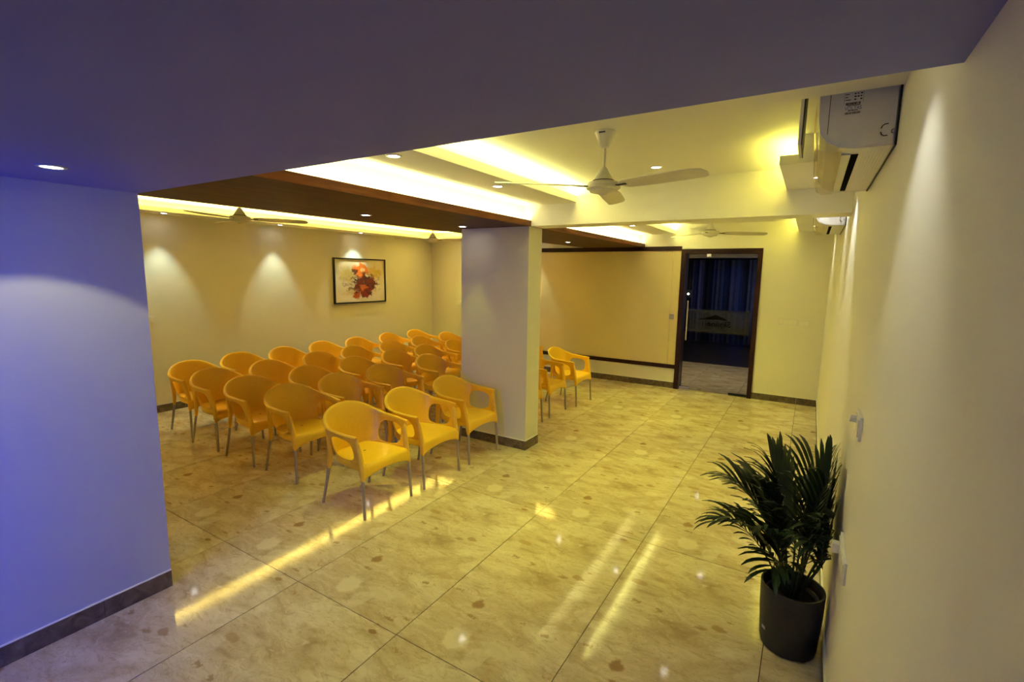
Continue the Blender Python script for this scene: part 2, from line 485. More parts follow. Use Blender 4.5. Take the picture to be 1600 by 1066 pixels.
# wooden band under the boxed drop
t1 = empty('trim_1'); struct('trim_1', t1, 'wide dark walnut band dropped below the ceiling', 'ceiling panel')
WR = -2.445
def wl(y): return -3.83+(y-Y0)*(.36/(YB-Y0))
ys = [Y0+(YB-Y0)*i/6 for i in range(7)]
for y0, y1 in zip(ys, ys[1:]):
    bm = bmesh.new(); g = .0008
    pts = [(wl(y0), y0+g), (WR, y0+g), (WR, y1-g), (wl(y1), y1-g)]
    lo = [bm.verts.new((x, y, ZW)) for x, y in pts]; hi = [bm.verts.new((x, y, ZW+.02)) for x, y in pts]
    bm.faces.new(lo); bm.faces.new(hi)
    for i in range(4): bm.faces.new((lo[i], lo[(i+1) % 4], hi[(i+1) % 4], hi[i]))
    bm_obj('wood_panel', bm, WOOD, t1)
    box('wood_fascia', WR, WR+.012, y0+g, y1-g, ZW-.002, ZW+.055, WOOD_EDGE, t1)
    bm = bmesh.new()
    lo = [bm.verts.new(p) for p in ((wl(y0), y0+g, ZW+.02), (wl(y0)+.02, y0+g, ZW+.02), (wl(y1)+.02, y1-g, ZW+.02), (wl(y1), y1-g, ZW+.02))]
    hi = [bm.verts.new(v.co+Vector((0, 0, .05))) for v in lo]
    bm.faces.new(lo); bm.faces.new(hi)
    for i in range(4): bm.faces.new((lo[i], lo[(i+1) % 4], hi[(i+1) % 4], hi[i]))
    bm_obj('rear_edge', bm, WOOD_EDGE, t1)

# the strips themselves
for y0, y1 in ((Y0+.05, YB0-.03), (YB1+.03, YB-.05)):
    cove('cove_strip_wood', (-2.466, y0, ZW+.030), (-2.466, y1, ZW+.030), (-.35, 0, 1), 3.7, .02, (1, .97, .42))
    cove('cove_strip_shelf', (-1.985, y0, P1Z+.05), (-1.985, y1, P1Z+.05), (1, 0, .8), 7.4, .03, (1, 1.0, .34))
cove('cove_strip_bulkhead', (-.185, 3.38, BZ+.03), (-.185, YB0-.03, BZ+.03), (-.6, 0, 1), 4.6, .03, (1, .97, .15))
cove('cove_strip_bulkhead', (-.185, 6.38, BZ+.03), (-.185, YB-.05, BZ+.03), (-.6, 0, 1), 4.6, .03, (1, .97, .15))
cove('cove_strip_perimeter', (PSX-.05, Y0+.05, PSZ+.03), (PSX-.05, YB-.5, PSZ+.03), (.6, 0, 1), 11.5, .03, (1, .78, .18))
cove('cove_strip_perimeter', (PSX, PSY+.05, PSZ+.03), (-3.6, PSY+.05, PSZ+.03), (0, -.6, 1), 11.5, .03, (1, .78, .18))

# ------------------------------------------------------------------ downlights
ring_bm = bmesh.new(); add_lathe(ring_bm, [(.034, -.001), (.036, -.005), (.047, -.004), (.049, 0), (.034, 0)], 28)
bmesh.ops.recalc_face_normals(ring_bm, faces=ring_bm.faces)
ring_me = bpy.data.meshes.new('trim_ring'); ring_bm.to_mesh(ring_me); ring_bm.free(); ring_me.materials.append(FANWHITE)
lens_bm = bmesh.new(); add_lathe(lens_bm, [(0, -.0035), (.03, -.003), (.035, -.001)], 28)
lens_me = bpy.data.meshes.new('lens'); lens_bm.to_mesh(lens_me); lens_bm.free(); lens_me.materials.append(BULB)
for p in list(ring_me.polygons)+list(lens_me.polygons): p.use_smooth = True
def downlight(x, y, z, label, group, power=14, cone=75, blend=.7, col=DOWN, aim=(0, 0, -1), r=1.):
    e = empty('downlight', (x, y, z)); tag(e, label, 'downlight', group)
    a = link('trim_ring', ring_me, None, e); b = link('lens', lens_me, None, e)
    a.scale = b.scale = (r, r, 1)
    l = bpy.data.lights.new('downlight_beam', 'SPOT'); l.energy = power*SPOT*4; l.spot_size = math.radians(cone)
    l.spot_blend = blend; l.color = col; l.shadow_soft_size = .03
    o = bpy.data.objects.new('downlight_beam', l); C.objects.link(o); o.parent = e
    o.location = (0, 0, -.012); o.rotation_euler = look_rot(aim)
    return e
downlight(-2.591, .744, ZS, 'round downlight in the lobby soffit over the blue wall', None, 5.2, 101, .12, (1, .90, .42))
for y, lb in ((2.155, 'round downlight in the cove shelf beside the first ceiling fan'), (3.263, 'round downlight in the cove shelf just before the beam'),
              (6.60, 'round downlight in the cove shelf past the beam')):
    downlight(-2.145, y, P1Z, lb, 'cove shelf downlights', 9*1.2, 64)
for y, lb in ((2.93, 'downlight in the walnut band over the front chairs'), (4.07, 'downlight in the walnut band touching the column'),
              (6.60, 'downlight in the walnut band beyond the column')):
    downlight(-3.10 if y > 3.5 else -3.25, y, ZW, lb, 'walnut band downlights', 4 if 'touching' in lb else 11.2, 50, .8)
for y, lb in ((3.82, 'downlight in the main ceiling between fan and beam'), (5.25, 'downlight in the main ceiling hidden past the beam'),
              (7.40, 'downlight in the main ceiling near the glass door')):
    downlight(-1.08, y, ZC, lb, 'main ceiling downlights', 9*1.6, 72)
for y, lb in ((2.98, 'downlight over the painting wall, furthest from the painting'), (4.52, 'downlight over the painting wall, middle one'),
              (6.06, 'downlight right above the framed painting')):
    downlight(-6.86, y, PSZ, lb, 'painting wall downlights', 9, 84 if y > 6 else 62, .6, (.8, 1, .83))
downlight(-6.0, 7.95, PSZ, 'downlight in the shelf over the end wall, corner one', 'end wall downlights', 8, 62, .6)
downlight(-4.55, 7.95, PSZ, 'downlight in the shelf over the end wall, behind the column', 'end wall downlights', 9, 62, .6, (.8, 1, .83))
for y, z, lb, p in ((1.50, 2.485, 'downlight in the bulkhead before the near air conditioner', 5), (3.86, BZ, 'downlight under the bulkhead before the beam', 7),
                    (4.95, ZC, 'downlight over the wall just past the beam', 6), (7.37, BZ, 'downlight under the bulkhead by the end wall', 6)):
    downlight(-.03, y, z, lb, 'air conditioner wall downlights', p*(.42 if y < 2 else .48), 78, .75, (.95, 1, 1), (.42 if y > 2 else .25, 0, -1), r=.6)

# ------------------------------------------------------------------ chairs
def make_chair():
    root = empty('armchair')
    cols = [  # per side: rim point, seat point (x, y, z), front to back centre
        ((.205, .252, .640), (.225, .222, .425)),
        ((.136, .262, .644), (.146, .224, .420)),
        ((.092, .267, .645), (.096, .223, .419)),
        ((-.062, .270, .655), (-.058, .213, .416)),
        ((-.112, .264, .664), (-.102, .203, .416)),
        ((-.185, .238, .694), (-.155, .170, .416)),
        ((-.242, .180, .741), (-.185, .118, .416)),
        ((-.270, .095, .772), (-.200, .060, .416)),
        ((-.278, .000, .780), (-.205, .000, .416))]
    full = [(Vector((a[0], -a[1], a[2])), Vector((b[0], -b[1], b[2]))) for a, b in cols[:-1]] + [(Vector(a), Vector(b)) for a, b in cols[::-1]]
    ts = [0, .035, .17, .64, .79, .92, 1.0]
    bm = bmesh.new(); grid = []
    for rim, seat in full:
        out = Vector((rim.x*.25-.03, rim.y, 0))
        if abs(rim.y) < .1: out = Vector((-1, rim.y*2, 0))
        elif rim.x < -.1: out = Vector((rim.x+.05, rim.y, 0))
        else: out = Vector((0, rim.y, 0))
        out.normalize()
        colv = []
        for t in ts:
            p = seat.lerp(rim, t)
            p = p + out*.018*math.sin(math.pi*t)*(.6 if abs(rim.y) > .2 else -.3)
            colv.append(bm.verts.new(p))
        colv.append(bm.verts.new(rim+out*.016+Vector((0, 0, .001))))
        colv.append(bm.verts.new(rim+out*.026+Vector((0, 0, -.012))))
        grid.append(colv)
    nc = len(grid); nr = len(grid[0])
    for i in range(nc-1):
        for j in range(nr-1):
            k = min(i, nc-2-i)
            if 1 <= k <= 3 and 1 <= j <= 3:                  # the oval opening under the armrest
                c4 = {(0, 0): grid[i][j], (1, 0): grid[i+1][j], (1, 1): grid[i+1][j+1], (0, 1): grid[i][j+1]}
                if k in (1, 3) and j in (1, 3):             # its corners are cut to make it round
                    left = (k == 1) == (i == k)
                    a, b = (0 if left else 1), (0 if j == 1 else 1)
                    bm.faces.new((c4[(a, b)], c4[(1-a, b)], c4[(a, 1-b)]))
                continue
            bm.faces.new((grid[i][j], grid[i+1][j], grid[i+1][j+1], grid[i][j+1]))
    o = bm_obj('backrest_with_arms', bm, PLASTIC, root)
    baked(o, 2, .010)
    # seat with rolled front and side skirts
    bm = bmesh.new(); rows = []
    xs = [-.215, -.16, -.06, .05, .15, .215, .240, .246, .246]
    for r, x in enumerate(xs):
        wd = .235 if x > .02 else .235-(.02-x)*.30
        if x < -.14: wd = .12 if x < -.2 else .172
        row = []
        for q in (-1.02, -1, -.75, -.4, 0, .4, .75, 1, 1.02):
            y = wd*max(-1, min(1, q)) if abs(q) <= 1 else wd*q
            z = .425-.014*(1-min(1, abs(q))**2)*(1 if r < 6 else .6)
            if r == 5: z += .002
            if r == 6: z -= .012
            if r == 7: z -= .045+.012*abs(q)
            if r == 8: z -= .068+.045*abs(q)**2
            if abs(q) > 1: z -= .055 if r < 7 else .01
            row.append(bm.verts.new((x, y, z)))
        rows.append(row)
    for a, b in zip(rows, rows[1:]):
        for i in range(8): bm.faces.new((a[i], a[i+1], b[i+1], b[i]))
    o = bm_obj('seat', bm, PLASTIC, root); baked(o, 2, .008)
    bm = bmesh.new(); add_lathe(bm, [(0, .0), (.013, .0)], 12)
    for v in bm.verts: v.co = Vector((v.co.x*.55-.02, v.co.y, v.co.z+.4165))
    bm_obj('drain_slot', bm, BLACK, root)
    for s in (-1, 1):
        bm = bmesh.new()
        add_tube(bm, [(.183, s*.252, .62), (.196, s*.240, .53), (.212, s*.232, .43), (.226, s*.236, .36), (.236, s*.240, .285)], [.020, .025, .028, .026, .0165], 12, True, (1, .72))
        baked(bm_obj('leg_socket', bm, PLASTIC, root), 1)
        bm = bmesh.new(); add_tube(bm, [(.235, s*.2395, .30), (.252, s*.246, 0)], [.0125, .0115], 12)
        bm_obj('leg', bm, METAL, root, smooth=True)
        bm = bmesh.new()
        add_tube(bm, [(-.165, s*.246, .675), (-.160, s*.232, .56), (-.168, s*.215, .44), (-.182, s*.212, .36), (-.196, s*.215, .285)], [.016, .021, .024, .023, .0165], 12, True, (1, .8))
        baked(bm_obj('leg_socket', bm, PLASTIC, root), 1)
        bm = bmesh.new(); add_tube(bm, [(-.194, s*.2145, .30), (-.252, s*.236, 0)], [.0125, .0115], 12)
        bm_obj('leg', bm, METAL, root, smooth=True)
    return root

chairs = {  # row: [(x front feet, y centre, seat word)]
 'front row by the aisle': [(-2.72, 2.62, 'first seat from the lobby'), (-2.71, 3.26, 'second seat from the lobby'), (-2.71, 3.92, 'beside the column on the lobby side'),
                            (-2.77, 5.05, 'first seat past the column'), (-2.77, 5.74, 'second seat past the column'), (-2.70, 6.455, 'last seat before the framed panel')],
 'second row from the aisle': [(-3.70, 2.74, 1), (-3.74, 3.34, 2), (-3.75, 3.98, 3), (-3.80, 4.84, 4), (-3.75, 6.96, 7)],
 'third row from the aisle': [(-4.37, 2.74, 1), (-4.36, 3.43, 2), (-4.42, 4.15, 3), (-4.43, 4.86, 4), (-4.43, 5.50, 5), (-4.44, 6.22, 6)],
 'fourth row from the aisle': [(-5.06, 2.76, 1), (-5.05, 3.39, 2), (-5.12, 4.14, 3), (-5.16, 4.78, 4), (-5.15, 5.50, 5), (-5.16, 6.21, 6), (-5.16, 6.92, 7)],
 'last row along the painting wall': [(-5.72, 2.84, 1), (-5.86, 3.49, 2), (-5.83, 4.12, 3), (-5.90, 4.80, 4), (-5.86, 5.44, 5), (-5.88, 6.18, 6), (-5.87, 6.86, 7)]}
ORD = {1: 'first', 2: 'second', 3: 'third', 4: 'fourth', 5: 'fifth', 6: 'sixth', 7: 'seventh'}
proto = make_chair(); first = True
rnd = random.Random(3)
for row, lst in chairs.items():
    for xf, y, wd in lst:
        o = proto if first else copy_tree(proto)
        first = False
        o.location = (xf-.25, y, 0); o.rotation_euler = (0, 0, rnd.uniform(-.035, .035))
        wd = wd if isinstance(wd, str) else ORD[wd]+' seat from the lobby'
        tag(o, 'yellow plastic armchair, %s, %s' % (row, wd), 'chair', 'yellow armchairs in rows')

# ------------------------------------------------------------------ ceiling fans
def make_fan():
    root = empty('ceiling_fan')
    bm = bmesh.new(); add_lathe(bm, [(0, 0), (.058, 0), (.060, -.005), (.057, -.010), (.028, -.084), (.022, -.091), (0, -.092)], 28)
    ca = bm_obj('canopy', bm, FANWHITE, root, smooth=True)
    bm = bmesh.new()
    for i in range(7): add_box(bm, -.018+i*.0053, -.018+i*.0053+.004, -.0575, -.0525, -.018, -.011)
    bm_obj('badge', bm, INK, ca).rotation_euler = (0, 0, .35)
    bm = bmesh.new(); add_tube(bm, [(0, 0, -.08), (0, 0, -.22)], .0085, 12); bm_obj('rod', bm, FANWHITE, root, smooth=True)
    bm = bmesh.new(); add_lathe(bm, [(0, -.195), (.014, -.197), (.020, -.205), (.050, -.255), (.058, -.272), (0, -.272)], 28); bm_obj('lower_canopy', bm, FANWHITE, root, smooth=True)
    bm = bmesh.new(); add_lathe(bm, [(0, -.268), (.060, -.269), (.062, -.276), (.088, -.283), (.096, -.292), (.096, -.302), (.098, -.304), (.098, -.316), (.090, -.322), (.080, -.325), (.076, -.336), (.030, -.345), (.018, -.356), (0, -.358)], 36)
    mo = bm_obj('motor', bm, FANWHITE, root, smooth=True)
    bm = bmesh.new(); add_lathe(bm, [(.0605, -.270), (.0635, -.273), (.0605, -.277)], 28); bm_obj('dark_ring', bm, INK, mo)
    for i in range(3):
        e = empty('blade', (0, 0, -.305), i*2*math.pi/3, root)
        bpy.data.objects.remove(e)
        bm = bmesh.new()
        outl = [(.125, -.030), (.16, -.052), (.30, -.062), (.58, -.060), (.625, -.045), (.64, 0), (.63, .040), (.60, .056), (.30, .058), (.16, .050), (.125, .030)]
        def P(x, y, dz): return (x, y*math.cos(.22), -y*math.sin(.22)+dz-.006*(x/.6))
        a = [bm.verts.new(P(x, y, .002)) for x, y in outl]; b = [bm.verts.new(P(x, y, -.002)) for x, y in outl]
        bm.faces.new(a); bm.faces.new(b[::-1])
        for j in range(len(outl)): bm.faces.new((a[j], b[j], b[(j+1) % len(outl)], a[(j+1) % len(outl)]))
        bl = bm_obj('blade', bm, FANWHITE, root, (0, 0, -.305)); bl.rotation_euler = (0, 0, i*2*math.pi/3)
        bm = bmesh.new(); add_box(bm, .075, .165, -.014, .014, -.006, -.001, .001); bm_obj('blade_bracket', bm, INK, bl)
    return root
fan = make_fan()
for i, (x, y, a, lb) in enumerate(((-1.085, 2.768, -18, 'cream ceiling fan hung in front of the beam'), (-1.075, 6.2, 25, 'cream ceiling fan hung near the glass door'),
                                   (-5.0, 2.86, 50, 'cream ceiling fan over the back chair rows, lobby end'), (-5.2, 6.05, 8, 'cream ceiling fan over the back chair rows, near the room corner'))):
    o = fan if i == 0 else copy_tree(fan)
    o.location = (x, y, ZC); o.rotation_euler = (0, 0, math.radians(a)); tag(o, lb, 'fan', 'ceiling fans')

# ------------------------------------------------------------------ air conditioners
def text_mesh(body, size, shear=0.):
    cu = bpy.data.curves.new('t', 'FONT'); cu.body = body; cu.size = size; cu.shear = shear; cu.align_x = 'CENTER'; cu.extrude = .0003
    o = bpy.data.objects.new('t', cu); C.objects.link(o)
    me = bpy.data.meshes.new_from_object(o.evaluated_get(bpy.context.evaluated_depsgraph_get()))
    bpy.data.objects.remove(o); me.materials.clear()
    return me

def make_ac():
    # local: x from -.235 (front) to 0 (wall), y along the wall, z up from the bottom
    root = empty('air_conditioner')
    L = 1.02
    prof = [(-.006, 0), (-.006, .288), (-.20, .288), (-.225, .280), (-.234, .262), (-.232, .20), (-.228, .10), (-.222, .062), (-.200, .030), (-.160, .008), (-.118, 0)]
    bm = bmesh.new(); add_prism_y(bm, prof, 0, L)
    bmesh.ops.bevel(bm, geom=[e for e in bm.edges if abs(e.verts[0].co.y-e.verts[1].co.y) < 1e-5], offset=.006, segments=2, affect='EDGES')
    body = bm_obj('body', bm, WHITE, root)
    bm = bmesh.new(); add_box(bm, -.006, -.0005, -.004, L+.004, -.003, .29); bm_obj('back_plate', bm, BLACK, root)
    # air outlet slot and vane under the body
    bm = bmesh.new(); add_box(bm, -.120, -.098, .10, L-.06, -.003, .004); ou = bm_obj('air_outlet', bm, VOID, root)
    bm = bmesh.new(); add_box(bm, -.150, -.122, .09, L-.05, -.005, 0, .001); bm_obj('vane', bm, WHITE, ou)
    # ribs on both faces near the wall
    bm = bmesh.new()
    for i in range(9):
        x = -.010-i*.010
        add_box(bm, x-.002, x, -.0015, .002, .008, .286)
        add_box(bm, x-.002, x, .004, L-.02, -.0015, .002)
    bm_obj('rib', bm, WHITE, root)['kind'] = 'stuff'
    # front panel joint
    bm = bmesh.new(); add_box(bm, -.2005, -.1985, -.001, .002, .055, .286); bm_obj('panel_joint', bm, INK, root)
    # knock-out marks
    def arc(pts, r=.0016):
        bm = bmesh.new(); add_tube(bm, [(x, -.0012, z) for x, z in pts], r, 6); bm_obj('knockout_mark', bm, BLACK, root)
    arc([(-.028, .069), (-.038, .068), (-.044, .063), (-.047, .055)])
    arc([(-.047, .044), (-.045, .036), (-.039, .031), (-.028, .031)])
    arc([(-.012, .050), (-.017, .048), (-.0185, .043), (-.017, .038), (-.012, .037)], .0012)
    # rating label: frame, rows of tiny print, maker's name, barcode
    lab = box('rating_label', -.160, -.104, -.0016, .001, .113, .286, WHITE, root)
    rr = random.Random(5)
    bm = bmesh.new()
    add_box(bm, -.158, -.106, -.0024, -.001, .264, .270)
    for i in range(11):
        z = .160+i*.0092
        add_box(bm, -.157, -.157+rr.uniform(.008, .022), -.0024, -.001, z, z+.0022)
        for k in range(3):
            if rr.random() < .8:
                x = -.131+k*.0085; add_box(bm, x, x+rr.uniform(.003, .006), -.0024, -.001, z-.001, z+.003)
    for x in (-.1595, -.1055): add_box(bm, x, x+.0007, -.0024, -.001, .150, .284)
    for i in range(16):
        x = -.154+i*.0027; add_box(bm, x, x+rr.uniform(.0012, .0024), -.0024, -.001, .144, .152)
        add_box(bm, x, x+rr.uniform(.0012, .0024), -.0024, -.001, .114, .121)
    add_box(bm, -.150, -.112, -.0024, -.001, .1410, .1428); add_box(bm, -.147, -.118, -.0024, -.001, .1245, .1265)
    bm_obj('label_print', bm, INK, lab)
    me = text_mesh('VOLTAS', .0170); me.materials.append(BLUEINK)
    o = link('maker_name', me, None, lab, (-.1315, -.0021, .1272)); o.rotation_euler = (math.pi/2, 0, 0); o.scale = (.78, 1, 1)
    # loose protective film still stuck around the lower front edge
    bm = bmesh.new()
    pts = [(-.238, .17), (-.240, .09), (-.236, .05), (-.226, .012), (-.196, -.004), (-.15, -.007)]
    n = 12; gr = []
    for i in range(n+1):
        y = .0+(L+.02)*i/n
        gr.append([bm.verts.new((x+rr.uniform(-.004, .002), y, z+rr.uniform(-.004, .003))) for x, z in pts])
    for a, b in zip(gr, gr[1:]):
        for j in range(len(pts)-1): bm.faces.new((a[j], a[j+1], b[j+1], b[j]))
    bm_obj('protective_film', bm, FILM, root, smooth=True)
    return root
ac = make_ac(); ac.location = (XR, 2.11, 2.307)
tag(ac, 'white wall air conditioner with rating sticker, close to the lobby soffit', 'air conditioner', 'wall air conditioners')
ac2 = copy_tree(ac); ac2.location = (XR, 5.02, 2.307)
tag(ac2, 'white wall air conditioner past the beam, near the end wall', 'air conditioner', 'wall air conditioners')

# ------------------------------------------------------------------ glass door and framed panel
d1 = empty('door_1', (DX0, YB, 0)); struct('door_1', d1, 'frameless glass door in a dark timber frame', 'door')
FW = .075; DW = DX1-DX0
box('frame_jamb', 0, FW, -.03, T, 0, DH, FRAME, d1); box('frame_jamb', DW-FW*.85, DW, -.03, T, 0, DH, FRAME, d1)
box('frame_head', FW, DW-FW*.85, -.03, T, DH-.075, DH, FRAME, d1)
leaf = box('glass_leaf', FW+.006, DW-FW*.85-.006, .02, .032, .012, DH-.08, DOORGLASS, d1)
lx0, lx1 = FW+.006, DW-FW*.85-.006
box('frosted_band', lx0+.02, lx1-.045, .0325, .0335, .965, 1.335, FROST, leaf)
for z in (.985, 1.30): box('band_line', lx0+.02, lx1-.07, .0336, .0342, z, z+.022, INK, leaf)
# mirrored sign on the band (read from outside)
me = text_mesh('Skyline', .125, .12); me.materials.append(VOID)
o = link('mirrored_lettering', me, None, leaf, ((lx0+lx1)/2+.04, .0185, 1.075)); o.rotation_euler = (math.pi/2, 0, 0); o.scale = (-1, 1, 1)
bm = bmesh.new(); hill = [(-.27, 1.175), (-.14, 1.20), (0, 1.262), (.13, 1.205), (.17, 1.18), (.05, 1.185), (-.12, 1.183)]
cx = (lx0+lx1)/2-.02
a = [bm.verts.new((cx+x, .0185, z)) for x, z in hill]; b = [bm.verts.new((cx+x, .0195, z)) for x, z in hill]
bm.faces.new(a); bm.faces.new(b[::-1])
for i in range(len(hill)): bm.faces.new((a[i], b[i], b[(i+1) % len(hill)], a[(i+1) % len(hill)]))
bm_obj('mountain_mark', bm, VOID, leaf)
bm = bmesh.new(); hx = -1.68-DX0
add_tube(bm, [(hx, -.028, .83), (hx, -.028, 1.47)], .012, 14)
for z in (.95, 1.35): add_tube(bm, [(hx, -.028, z), (hx, .022, z)], .008, 10)
bm_obj('pull_handle', bm, CHROME, leaf, smooth=True)
box('lock_box', hx-.045, hx+.03, -.008, .02, 1.52, 1.64, BLACK, leaf)
bm = bmesh.new(); add_lathe(bm, [(0, 0), (.012, 0), (.014, .004), (0, .006)], 14)
o = bm_obj('lock_lamp', bm, emit('lock_lamp', (1, .95, .85), 12), leaf, (hx-.008, -.008, 1.578)); o.rotation_euler = (math.pi/2, 0, 0)
box('patch_fitting', lx0, lx0+.16, .012, .040, .012, .05, CHROME, leaf)
box('patch_fitting', lx1-.26, lx1, .012, .040, .002, .04, BLACK, leaf)
box('patch_fitting', lx0+.30, lx0+.36, .012, .040, DH-.12, DH-.077, CHROME, leaf)

t2 = empty('trim_2'); struct('trim_2', t2, 'wide cream wall panel framed by dark timber rails', 'wall panel')
box('panel', -4.9, DX0-.13, YB-.012, YB, .40, 2.262, PANEL, t2)
box('panel', -1.955, DX0, YB-.010, YB, .40, 2.262, PANEL, t2)
box('rail', -4.9, DX0, YB-.03, YB, 2.262, 2.335, FRAME, t2)
box('rail', -4.9, DX0, YB-.03, YB, .335, .40, FRAME, t2)
box('rail', -4.97, -4.9, YB-.03, YB, .335, 2.335, FRAME, t2)

# ------------------------------------------------------------------ corridor behind the glass
CX0, CX1, CY = -4.2, .6, 14.0
wc = empty('wall_corridor'); struct('wall_corridor', wc, 'dark corridor shell seen through the glass door', 'wall')
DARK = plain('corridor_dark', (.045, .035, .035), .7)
box('wall_part', CX0-T, CX0, YB+T, CY+.4, -.1, 2.7, DARK, wc); box('wall_part', CX1, CX1+T, YB+T, CY+.4, -.1, 2.7, DARK, wc)
box('wall_part', CX0, CX1, CY+.2, CY+.4, -.1, 2.7, DARK, wc); box('corridor_roof', CX0-T, CX1+T, YB+T, CY+.4, 2.5, 2.6, DARK, wc)
box('corridor_ceiling', CX0, CX1, YB+T, CY+.4, 2.36, 2.5, CEIL, wc)
box('corridor_soffit', CX0, CX1, 10.7, 11.4, 2.26, 2.36, CEIL, wc)
box('dark_floor', CX0, CX1, 11.0, CY+.2, -.02, .002, plain('dark_timber_floor', (.02, .010, .007), .5), wc)
downlight(-1.55, 9.5, 2.36, 'downlight in the corridor ceiling just beyond the glass door', None, 24, 100, .6, (1, .82, .45))
area('corridor_fill', (.5, 12.6, 1.4), (-1, .25, 0), 1.0, 1.6, 15, (.62, .68, 1.0))  # added fill lamp without a window, brightens the curtain strips
rr = random.Random(11); x = CX0+.02; cmats = [(nm, plain('curtain_cloth', c, .85, 0, .2, 15)) for nm, c in (('grey', (.10, .10, .14)), ('dark navy', (.025, .03, .055)), ('slate blue', (.05, .07, .13)), ('pale grey', (.18, .17, .19)), ('black', (.012, .012, .02)))]
while x < CX1-.05:
    wd = rr.uniform(.07, .16)
    bm = bmesh.new(); k = 6; a = []; b = []
    for i in range(k+1):
        yy = CY+.03*math.sin(math.pi*i/k); xx = x+wd*i/k
        a.append(bm.verts.new((xx, yy, .10))); b.append(bm.verts.new((xx, yy, 2.30)))
    for i in range(k): bm.faces.new((a[i], a[i+1], b[i+1], b[i]))
    nm, cm = rr.choice(cmats)
    o = bm_obj('curtain_strip', bm, cm, None, smooth=True)
    s = o.modifiers.new('s', 'SOLIDIFY'); s.thickness = .006
    tag(o, nm+' vertical curtain strip hanging in the corridor beyond the glass door', 'curtain', nm+' vertical curtain strips')
    x += wd

# ------------------------------------------------------------------ painting
pt = empty('framed_painting', (XP, (5.61+6.805)/2, 1.283))
tag(pt, 'square-framed abstract painting with orange and maroon blotches', 'painting')
PW, PH = 1.195, .805
for a in ((-PW/2, -PW/2+.022, 0, PH), (PW/2-.022, PW/2, 0, PH)): box('frame_side', .002, .04, a[0], a[1], a[2], a[3], BLACK, pt)
for a in ((0, .022), (PH-.022, PH)): box('frame_side', .002, .04, -PW/2+.022, PW/2-.022, a[0], a[1], BLACK, pt)
def art():
    k = N('abstract_art'); tc = k.t.nodes.new('ShaderNodeTexCoord')
    wn = k.noise(tc.outputs['Object'], 7, 5, .4, .65)
    wv = k.t.nodes.new('ShaderNodeVectorMath'); wv.operation = 'MULTIPLY_ADD'; k.l(wn.outputs['Color'], wv.inputs[0])
    wv.inputs[1].default_value = (0, .34, .24)
    of = k.t.nodes.new('ShaderNodeVectorMath'); of.operation = 'SUBTRACT'; k.l(tc.outputs['Object'], of.inputs[0]); of.inputs[1].default_value = (0, .17, .12)
    k.l(of.outputs[0], wv.inputs[2]); co = wv.outputs[0]
    cl = k.ramp(k.noise(co, 2.0, 3).outputs[0], [(.3, (.62, .52, .36)), (.7, (.80, .73, .58))])
    nz = k.noise(co, 9, 6, .5).outputs[0]; nf = k.noise(co, 26, 5).outputs[0]
    def blob(c, sy, sz, col, amt, prev, hard=.5, wob=1.3):
        mm = k.t.nodes.new('ShaderNodeMapping')
        mm.inputs['Location'].default_value = (0, -c[0]/sy, -c[1]/sz); mm.inputs['Scale'].default_value = (0, 1/sy, 1/sz)
        k.l(co, mm.inputs[0])
        ln = k.t.nodes.new('ShaderNodeVectorMath'); ln.operation = 'LENGTH'; k.l(mm.outputs[0], ln.inputs[0])
        f = k.smooth(k.math('ADD', ln.outputs['Value'], k.math('MULTIPLY', nz, wob)), 1.65, 1.65-hard, 0, amt)
        return k.mix(f, prev, col)
    def streaks(prev, c, sy, sz, col, lo, amt):
        mm = k.t.nodes.new('ShaderNodeMapping'); mm.inputs['Scale'].default_value = (1, .35, 1.6); k.l(co, mm.inputs[0])
        s = k.smooth(k.noise(mm.outputs[0], 18, 5, 1.0).outputs[0], lo, lo+.06, 0, amt)
        m2 = k.t.nodes.new('ShaderNodeMapping')
        m2.inputs['Location'].default_value = (0, -c[0]/sy, -c[1]/sz); m2.inputs['Scale'].default_value = (0, 1/sy, 1/sz); k.l(co, m2.inputs[0])
        ln = k.t.nodes.new('ShaderNodeVectorMath'); ln.operation = 'LENGTH'; k.l(m2.outputs[0], ln.inputs[0])
        return k.mix(k.math('MULTIPLY', s, k.smooth(ln.outputs['Value'], 1.0, .7)), prev, col)
    # y grows to the viewer's right, z up from the frame's base
    cl = blob((-.28, .50), .30, .24, (.52, .36, .06), .85, cl, .9)
    cl = blob((.32, .56), .24, .14, (.60, .40, .04), .9, cl, .5)
    cl = blob((.25, .20), .22, .10, (.55, .36, .06), .6, cl, .8)
    cl = blob((-.22, .20), .30, .12, (.55, .38, .08), .7, cl, .9)
    cl = streaks(cl, (-.05, .40), .5, .30, (.80, .72, .58), .58, .8)
    cl = streaks(cl, (0, .38), .48, .28, (.22, .10, .02), .55, .85)
    cl = blob((.02, .585), .17, .12, (.80, .20, .02), 1, cl, .3, .9)
    cl = blob((.04, .60), .07, .06, (.85, .55, .25), .9, cl, .5)
    cl = blob((-.13, .56), .075, .06, (.10, .012, .012), .9, cl, .3)
    cl = blob((.10, .33), .24, .17, (.16, .010, .008), 1, cl, .3, 1.0)
    cl = blob((.05, .29), .10, .10, (.62, .12, .015), 1, cl, .35)
    cl = blob((-.12, .145), .12, .085, (.50, .08, .01), 1, cl, .3)
    cl = blob((.14, .17), .15, .09, (.24, .012, .010), 1, cl, .3)
    cl = streaks(cl, (.12, .34), .40, .26, (.012, .004, .006), .53, .95)
    cl = streaks(cl, (.10, .30), .30, .20, (.72, .50, .38), .66, .8)
    k.l(cl, k.b.inputs['Base Color']); k.set(Roughness=.5)
    return k.m
box('canvas', .006, .022, -PW/2+.022, PW/2-.022, .022, PH-.022, art(), pt)

